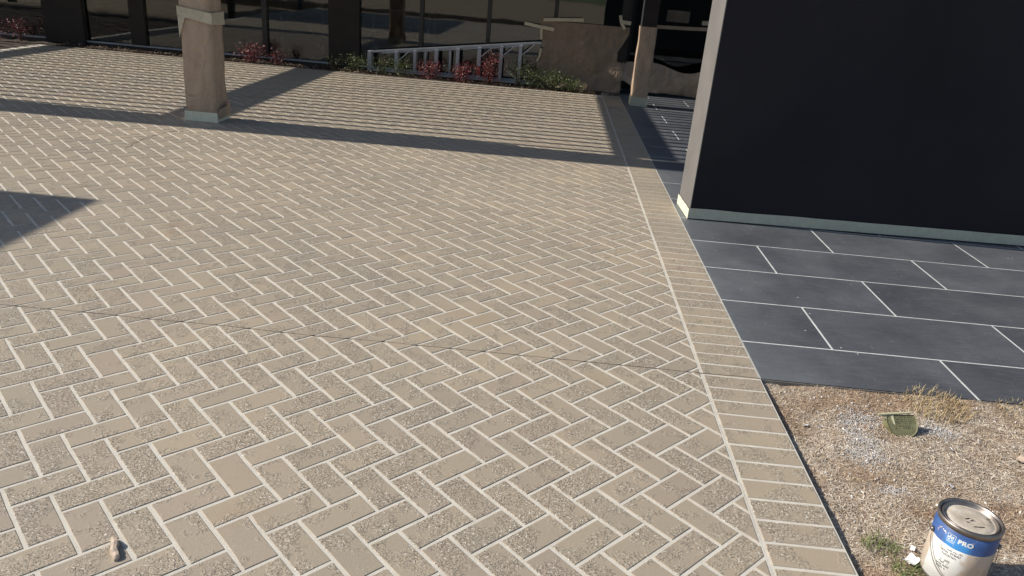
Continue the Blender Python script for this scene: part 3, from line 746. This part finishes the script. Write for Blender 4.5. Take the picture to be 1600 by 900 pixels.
shrub('red_shrub', -1.25, 11.08, 950, .12, .29, R_, 'red shrub in front of the ladder middle', 'shrub', RG, 4, .026)
shrub('red_shrub', -.84, 11.10, 950, .11, .40, R_, 'tallest red shrub, before the wide end of the ladder', 'shrub', RG, 5, .026)
shrub('red_shrub', -7.62, 11.15, 500, .17, .33, R_, 'dim red shrub in the shaded bed at the far left', 'shrub', RG, 6, .026)
shrub('red_shrub', -7.95, 11.05, 260, .16, .20, R_, 'low dark red shrub at the far left frame side', 'shrub', RG, 16, .026)
shrub('green_shrub', -3.08, 11.10, 160, .17, .26, G_, 'sparse leggy green shrub at the foot of the brown pier', 'shrub', GG, 7, .022, 5)
shrub('green_shrub', -2.74, 11.09, 560, .16, .27, G_, 'green shrub left of the ladder end', 'shrub', GG, 8, .022)
shrub('green_shrub', -2.36, 11.10, 560, .15, .27, G_, 'green shrub in front of the narrow ladder end', 'shrub', GG, 9, .022)
shrub('green_shrub', -2.05, 11.08, 560, .16, .26, G_, 'green shrub between the narrow ladder end and the first red shrub', 'shrub', GG, 10, .022)
shrub('green_shrub', -.44, 11.13, 300, .11, .36, G_, 'tall thin green shrub left of the brown paper sheet', 'shrub', GG, 11, .024)
shrub('green_shrub', -.22, 11.12, 700, .14, .27, G_, 'green shrub at the lower left corner of the brown paper sheet', 'shrub', GG, 12, .024)
shrub('green_shrub', .06, 11.10, 800, .15, .28, G_, 'full green shrub before the middle of the brown paper sheet', 'shrub', GG, 13, .024)
shrub('green_shrub', .33, 11.08, 650, .14, .20, G_, 'low green shrub at the patio corner before the paper sheet', 'shrub', GG, 14, .024)

# ------------------------------------------------------------ storefront
FY = 11.45
sf = empty('storefront', (-3, FY, 0), 'dark framed glass storefront running behind the planting bed', 'building')
def sfp(mb, name, mat, par=sf, **k): mb.v = [(x_+3, y_-FY, z_) for x_, y_, z_ in mb.v]; return mb.build(name, mat, par, **k)
sfp(MB().box(-13, 1.06, FY, FY+.14, -.13, .03), 'base_curb', M['frame'])
sfp(MB().box(-13, 1.06, FY-.012, FY+.06, .0305, .05), 'sill', M['sill'])
mull = [(-12.3, .06), (-10.4, .06), (-8.5, .06), (-6.04, .22), (-4.16, .07), (-1.89, .055), (-.93, .055), (.01, .055), (.98, .09)]
piers = [(-7.42, -6.83), (-3.22, -2.78)]
for x_, wd in mull:
    sfp(MB().box(x_-wd/2, x_+wd/2, FY-.02, FY+.10, .051, 2.9), 'mullion', M['frame'] if wd < .2 else M['pier'])
for x0, x1 in piers: sfp(MB().box(x0, x1, FY-.05, FY+.3, 0, 2.9), 'pier', M['pier'])
edges = sorted([(x_-wd/2, x_+wd/2) for x_, wd in mull]+piers)
for (a0, a1), (b0, b1) in zip(edges, edges[1:]):
    sfp(MB().box(a1+.001, b0-.001, FY+.030, FY+.036, .0505, 2.9), 'glass_pane', M['glass'])
sfp(MB().box(-13.2, 1.1, FY-.1, FY+.35, 2.901, 3.5), 'header', M['frame'])
sfp(MB().box(-13.2, 7.2, FY+.02, 20.5, 3.501, 3.7), 'roof', M['roof'])
sfp(MB().box(-13.2, 7.2, FY+.5, 20.4, -.05, .002), 'floor', M['interior_floor'])
sfp(MB().box(-13.2, 7.2, 20.2, 20.4, .0, 3.5), 'back_wall', M['interior'])
sfp(MB().box(-13.2, -13.05, FY, 20.2, .0, 3.5), 'side_wall', M['interior'])
sfp(MB().box(7.05, 7.2, FY, 20.2, .0, 3.5), 'side_wall', M['interior'])
# entrance beside the right column
en = empty('entrance_door', (1.7, 11.95, 0), 'dark glazed entrance behind the right wrapped column', 'door')
def enp(mb, name, mat, **k): mb.v = [(x_-1.7, y_-11.95, z_) for x_, y_, z_ in mb.v]; return mb.build(name, mat, en, **k)
for x0, x1 in ((1.07, 1.16), (2.55, 2.64), (4.1, 4.2), (5.6, 5.7)): enp(MB().box(x0, x1, 11.91, 12.03, .0, 2.9), 'door_frame', M['frame'])
for x0, x1 in ((1.161, 2.549), (2.641, 4.099), (4.201, 5.599)):
    enp(MB().box(x0, x1, 11.96, 11.966, .12, 2.9), 'glass_pane', M['glass'])
    enp(MB().box(x0, x1, 11.93, 12.0, .0, .119), 'kick_rail', M['frame'])
enp(MB().box(1.0, 7., 11.9, 12.2, 2.901, 3.5), 'header', M['frame'])
enp(MB().box(1.02, 1.069, 11.46, 12.03, 0, 3.5), 'return_wall', M['frame'])
enp(MB().box(1.62, 1.95, 11.954, 11.9585, 1.0, 1.16), 'notice', M['wood'])
# tables inside
def table(x, y, L, D, H, lb):
    t_ = empty('table', (x, y, .002), lb, 'table', 'tables inside the storefront')
    MB().box(-L/2, L/2, -D/2, D/2, H-.03, H).build('table_top', M['sill'], t_)
    for sx in (-1, 1):
        for sy in (-1, 1): MB().box(sx*(L/2-.05)-.02, sx*(L/2-.05)+.02, sy*(D/2-.05)-.02, sy*(D/2-.05)+.02, 0, H-.0301).build('leg', M['sill'], t_)
    MB().bar((L/2-.06, -D/2+.06, .08), (L/2-.45, -D/2+.06, H-.06), .02, .02).build('brace', M['sill'], t_)
table(-2.42, 12.65, 1.1, .7, .81, 'pale table behind the glass right of the brown pier')
table(-4.0, 12.65, .95, .7, .81, 'pale table behind the glass left of the brown pier')

# ------------------------------------------------------------ masking paper sheets
def sheet(fn, nu, nv, name, mat, par, th=.0015, **k):
    mb = MB().grid(fn, nu, nv); return mb.build(name, mat, par, True, **k)
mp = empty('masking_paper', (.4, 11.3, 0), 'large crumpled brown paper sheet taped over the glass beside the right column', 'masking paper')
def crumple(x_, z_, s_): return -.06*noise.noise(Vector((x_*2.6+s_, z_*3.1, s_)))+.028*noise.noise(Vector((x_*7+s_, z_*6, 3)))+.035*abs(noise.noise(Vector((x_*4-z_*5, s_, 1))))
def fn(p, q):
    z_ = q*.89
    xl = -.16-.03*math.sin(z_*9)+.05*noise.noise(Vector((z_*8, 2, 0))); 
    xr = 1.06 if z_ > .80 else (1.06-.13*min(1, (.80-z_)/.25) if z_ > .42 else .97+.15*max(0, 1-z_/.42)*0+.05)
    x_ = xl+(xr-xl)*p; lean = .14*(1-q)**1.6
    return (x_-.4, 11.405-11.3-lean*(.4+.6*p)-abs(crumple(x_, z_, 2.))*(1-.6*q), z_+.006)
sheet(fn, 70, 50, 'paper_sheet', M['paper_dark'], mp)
def strip(pts, wd, name='tape_strip', mat='tape_tan', par=mp, ox=.4, oy=11.3):
    mb = MB()
    for (x0, y0, z0), (x1, y1, z1) in zip(pts, pts[1:]):
        d = Vector((x1-x0, z1-z0)).normalized(); nx, nz = -d.y*wd/2, d.x*wd/2
        mb.add([(x0-ox-nx, y0-oy, z0-nz), (x1-ox-nx, y1-oy, z1-nz), (x1-ox+nx, y1-oy, z1+nz), (x0-ox+nx, y0-oy, z0+nz)], [(0, 1, 2, 3)])
    return mb.build(name, M[mat], par)
strip([(-.16, 11.36, .905), (.10, 11.355, .925), (.40, 11.36, .945)], .045)
strip([(-.42, 11.385, .835), (-.20, 11.36, .805), (0.0, 11.35, .785)], .045)
strip([(-.18, 11.345, .80), (-.165, 11.34, .64)], .03)
strip([(-.155, 11.335, .52), (-.17, 11.33, .42), (-.20, 11.33, .34)], .03)
strip([(.925, 11.35, .965), (1.06, 11.35, .955)], .05)
strip([(.90, 11.345, 1.05), (.925, 11.34, .95), (.985, 11.335, .87)], .04)
mq = empty('masking_paper', (1.7, 11.6, 0), 'low sagging brown paper sheet across the foot of the entrance door', 'masking paper')
def fn(p, q):
    x_ = .97+1.86*p
    top = .42+.03*math.sin(p*4.5)-.13*math.exp(-((p-.52)/.17)**2)+.05*p
    bot = .16*math.exp(-((p-.03)/.10)**2)+.015+.03*math.sin(p*5)
    z_ = bot+(top-bot)*q
    return (x_-1.7, 11.50-11.6-.16*(1-q)*(.6+.4*math.sin(p*9))-.07*math.sin(q*3.1)*(.3+.7*p)-abs(crumple(x_*1.4, z_, 7.))*1.4, z_)
sheet(fn, 70, 24, 'paper_sheet', M['paper'], mq)
strip([(1.45, 11.90, .915), (2.0, 11.90, .93), (2.62, 11.90, .955)], .05, 'paper_strip', 'paper', mq, 1.7, 11.6)
strip([(2.13, 11.89, 1.02), (2.3, 11.89, 1.03)], .06, 'tape_strip', 'tape_tan', mq, 1.7, 11.6)

# ------------------------------------------------------------ step ladder lying on its side
ld = empty('stepladder', (-1.4, 11.3, .01), 'grey stepladder lying on its side along the bed under the windows', 'ladder')
X0, X1 = -2.58, -.16
def topz(x_): return .275+(x_-X0)/(X1-X0)*.325
def botz(x_): return .012
def lp(mb, name, mat='ladder', par=ld, **k): mb.v = [(x_+1.4, y_-11.3, z_-.01) for x_, y_, z_ in mb.v]; return mb.build(name, M[mat], par, **k)
Yf, Yb = 11.26, 11.34
lp(MB().bar((X0, Yf, topz(X0)), (X1, Yf+.02, topz(X1)), .026, .028), 'side_rail')
lp(MB().bar((X0, Yf, .03), (X1, Yf, .03), .026, .028), 'side_rail')
lp(MB().bar((X0+.15, Yb, topz(X0)-.012), (X1-.2, Yb, topz(X1)-.06), .024, .02), 'rear_rail')
lp(MB().bar((X0+.15, Yb, .05), (X1-.2, Yb, .045), .024, .02), 'rear_rail')
lp(MB().box(X0-.03, X0+.02, Yf-.04, Yb+.04, .012, topz(X0)+.01), 'top_cap')
for x_, wd in ((-2.20, .045), (-1.935, .04), (-1.63, .045), (-1.325, .045), (-1.02, .050), (-.71, .045), (-.44, .045)):
    st_ = lp(MB().box(x_-wd/2, x_+wd/2, Yf-.035, Yf+.045, .05, topz(x_)-.019), 'step')
    if x_ > -1.1 or x_ < -2.1:
        lp(MB().bar((x_+.02, Yf-.02, topz(x_)-.15), (x_+.19, Yf-.01, topz(x_+.19)-.018), .015, .006), 'brace')
for x_ in (-1.80, -1.445): lp(MB().box(x_-.013, x_+.013, Yb-.01, Yb+.01, .062, topz(x_)-.05), 'rear_rung')
lp(MB().bar((-.62, Yf-.02, .18), (-.42, Yf-.02, .05), .015, .006), 'brace')
lp(MB().box(-1.048, -.992, Yf-.0375, Yf-.0355, .09, .21), 'sticker', 'red_mark')

# ------------------------------------------------------------ behind the camera: what the glass reflects
cb = MB().box(-14, 6, -1.9, -1.715, GZ, .12).build('kerb_wall', M['wood']); tag(cb, 'low timber edging behind the patio, seen only in the glass', 'edging')
MB().add([(-30, -60, GZ+.004), (30, -60, GZ+.004), (30, -34, GZ+.004), (-30, -34, GZ+.004)], [(0, 1, 2, 3)]).build('lawn', M['lawn'], kind='structure')
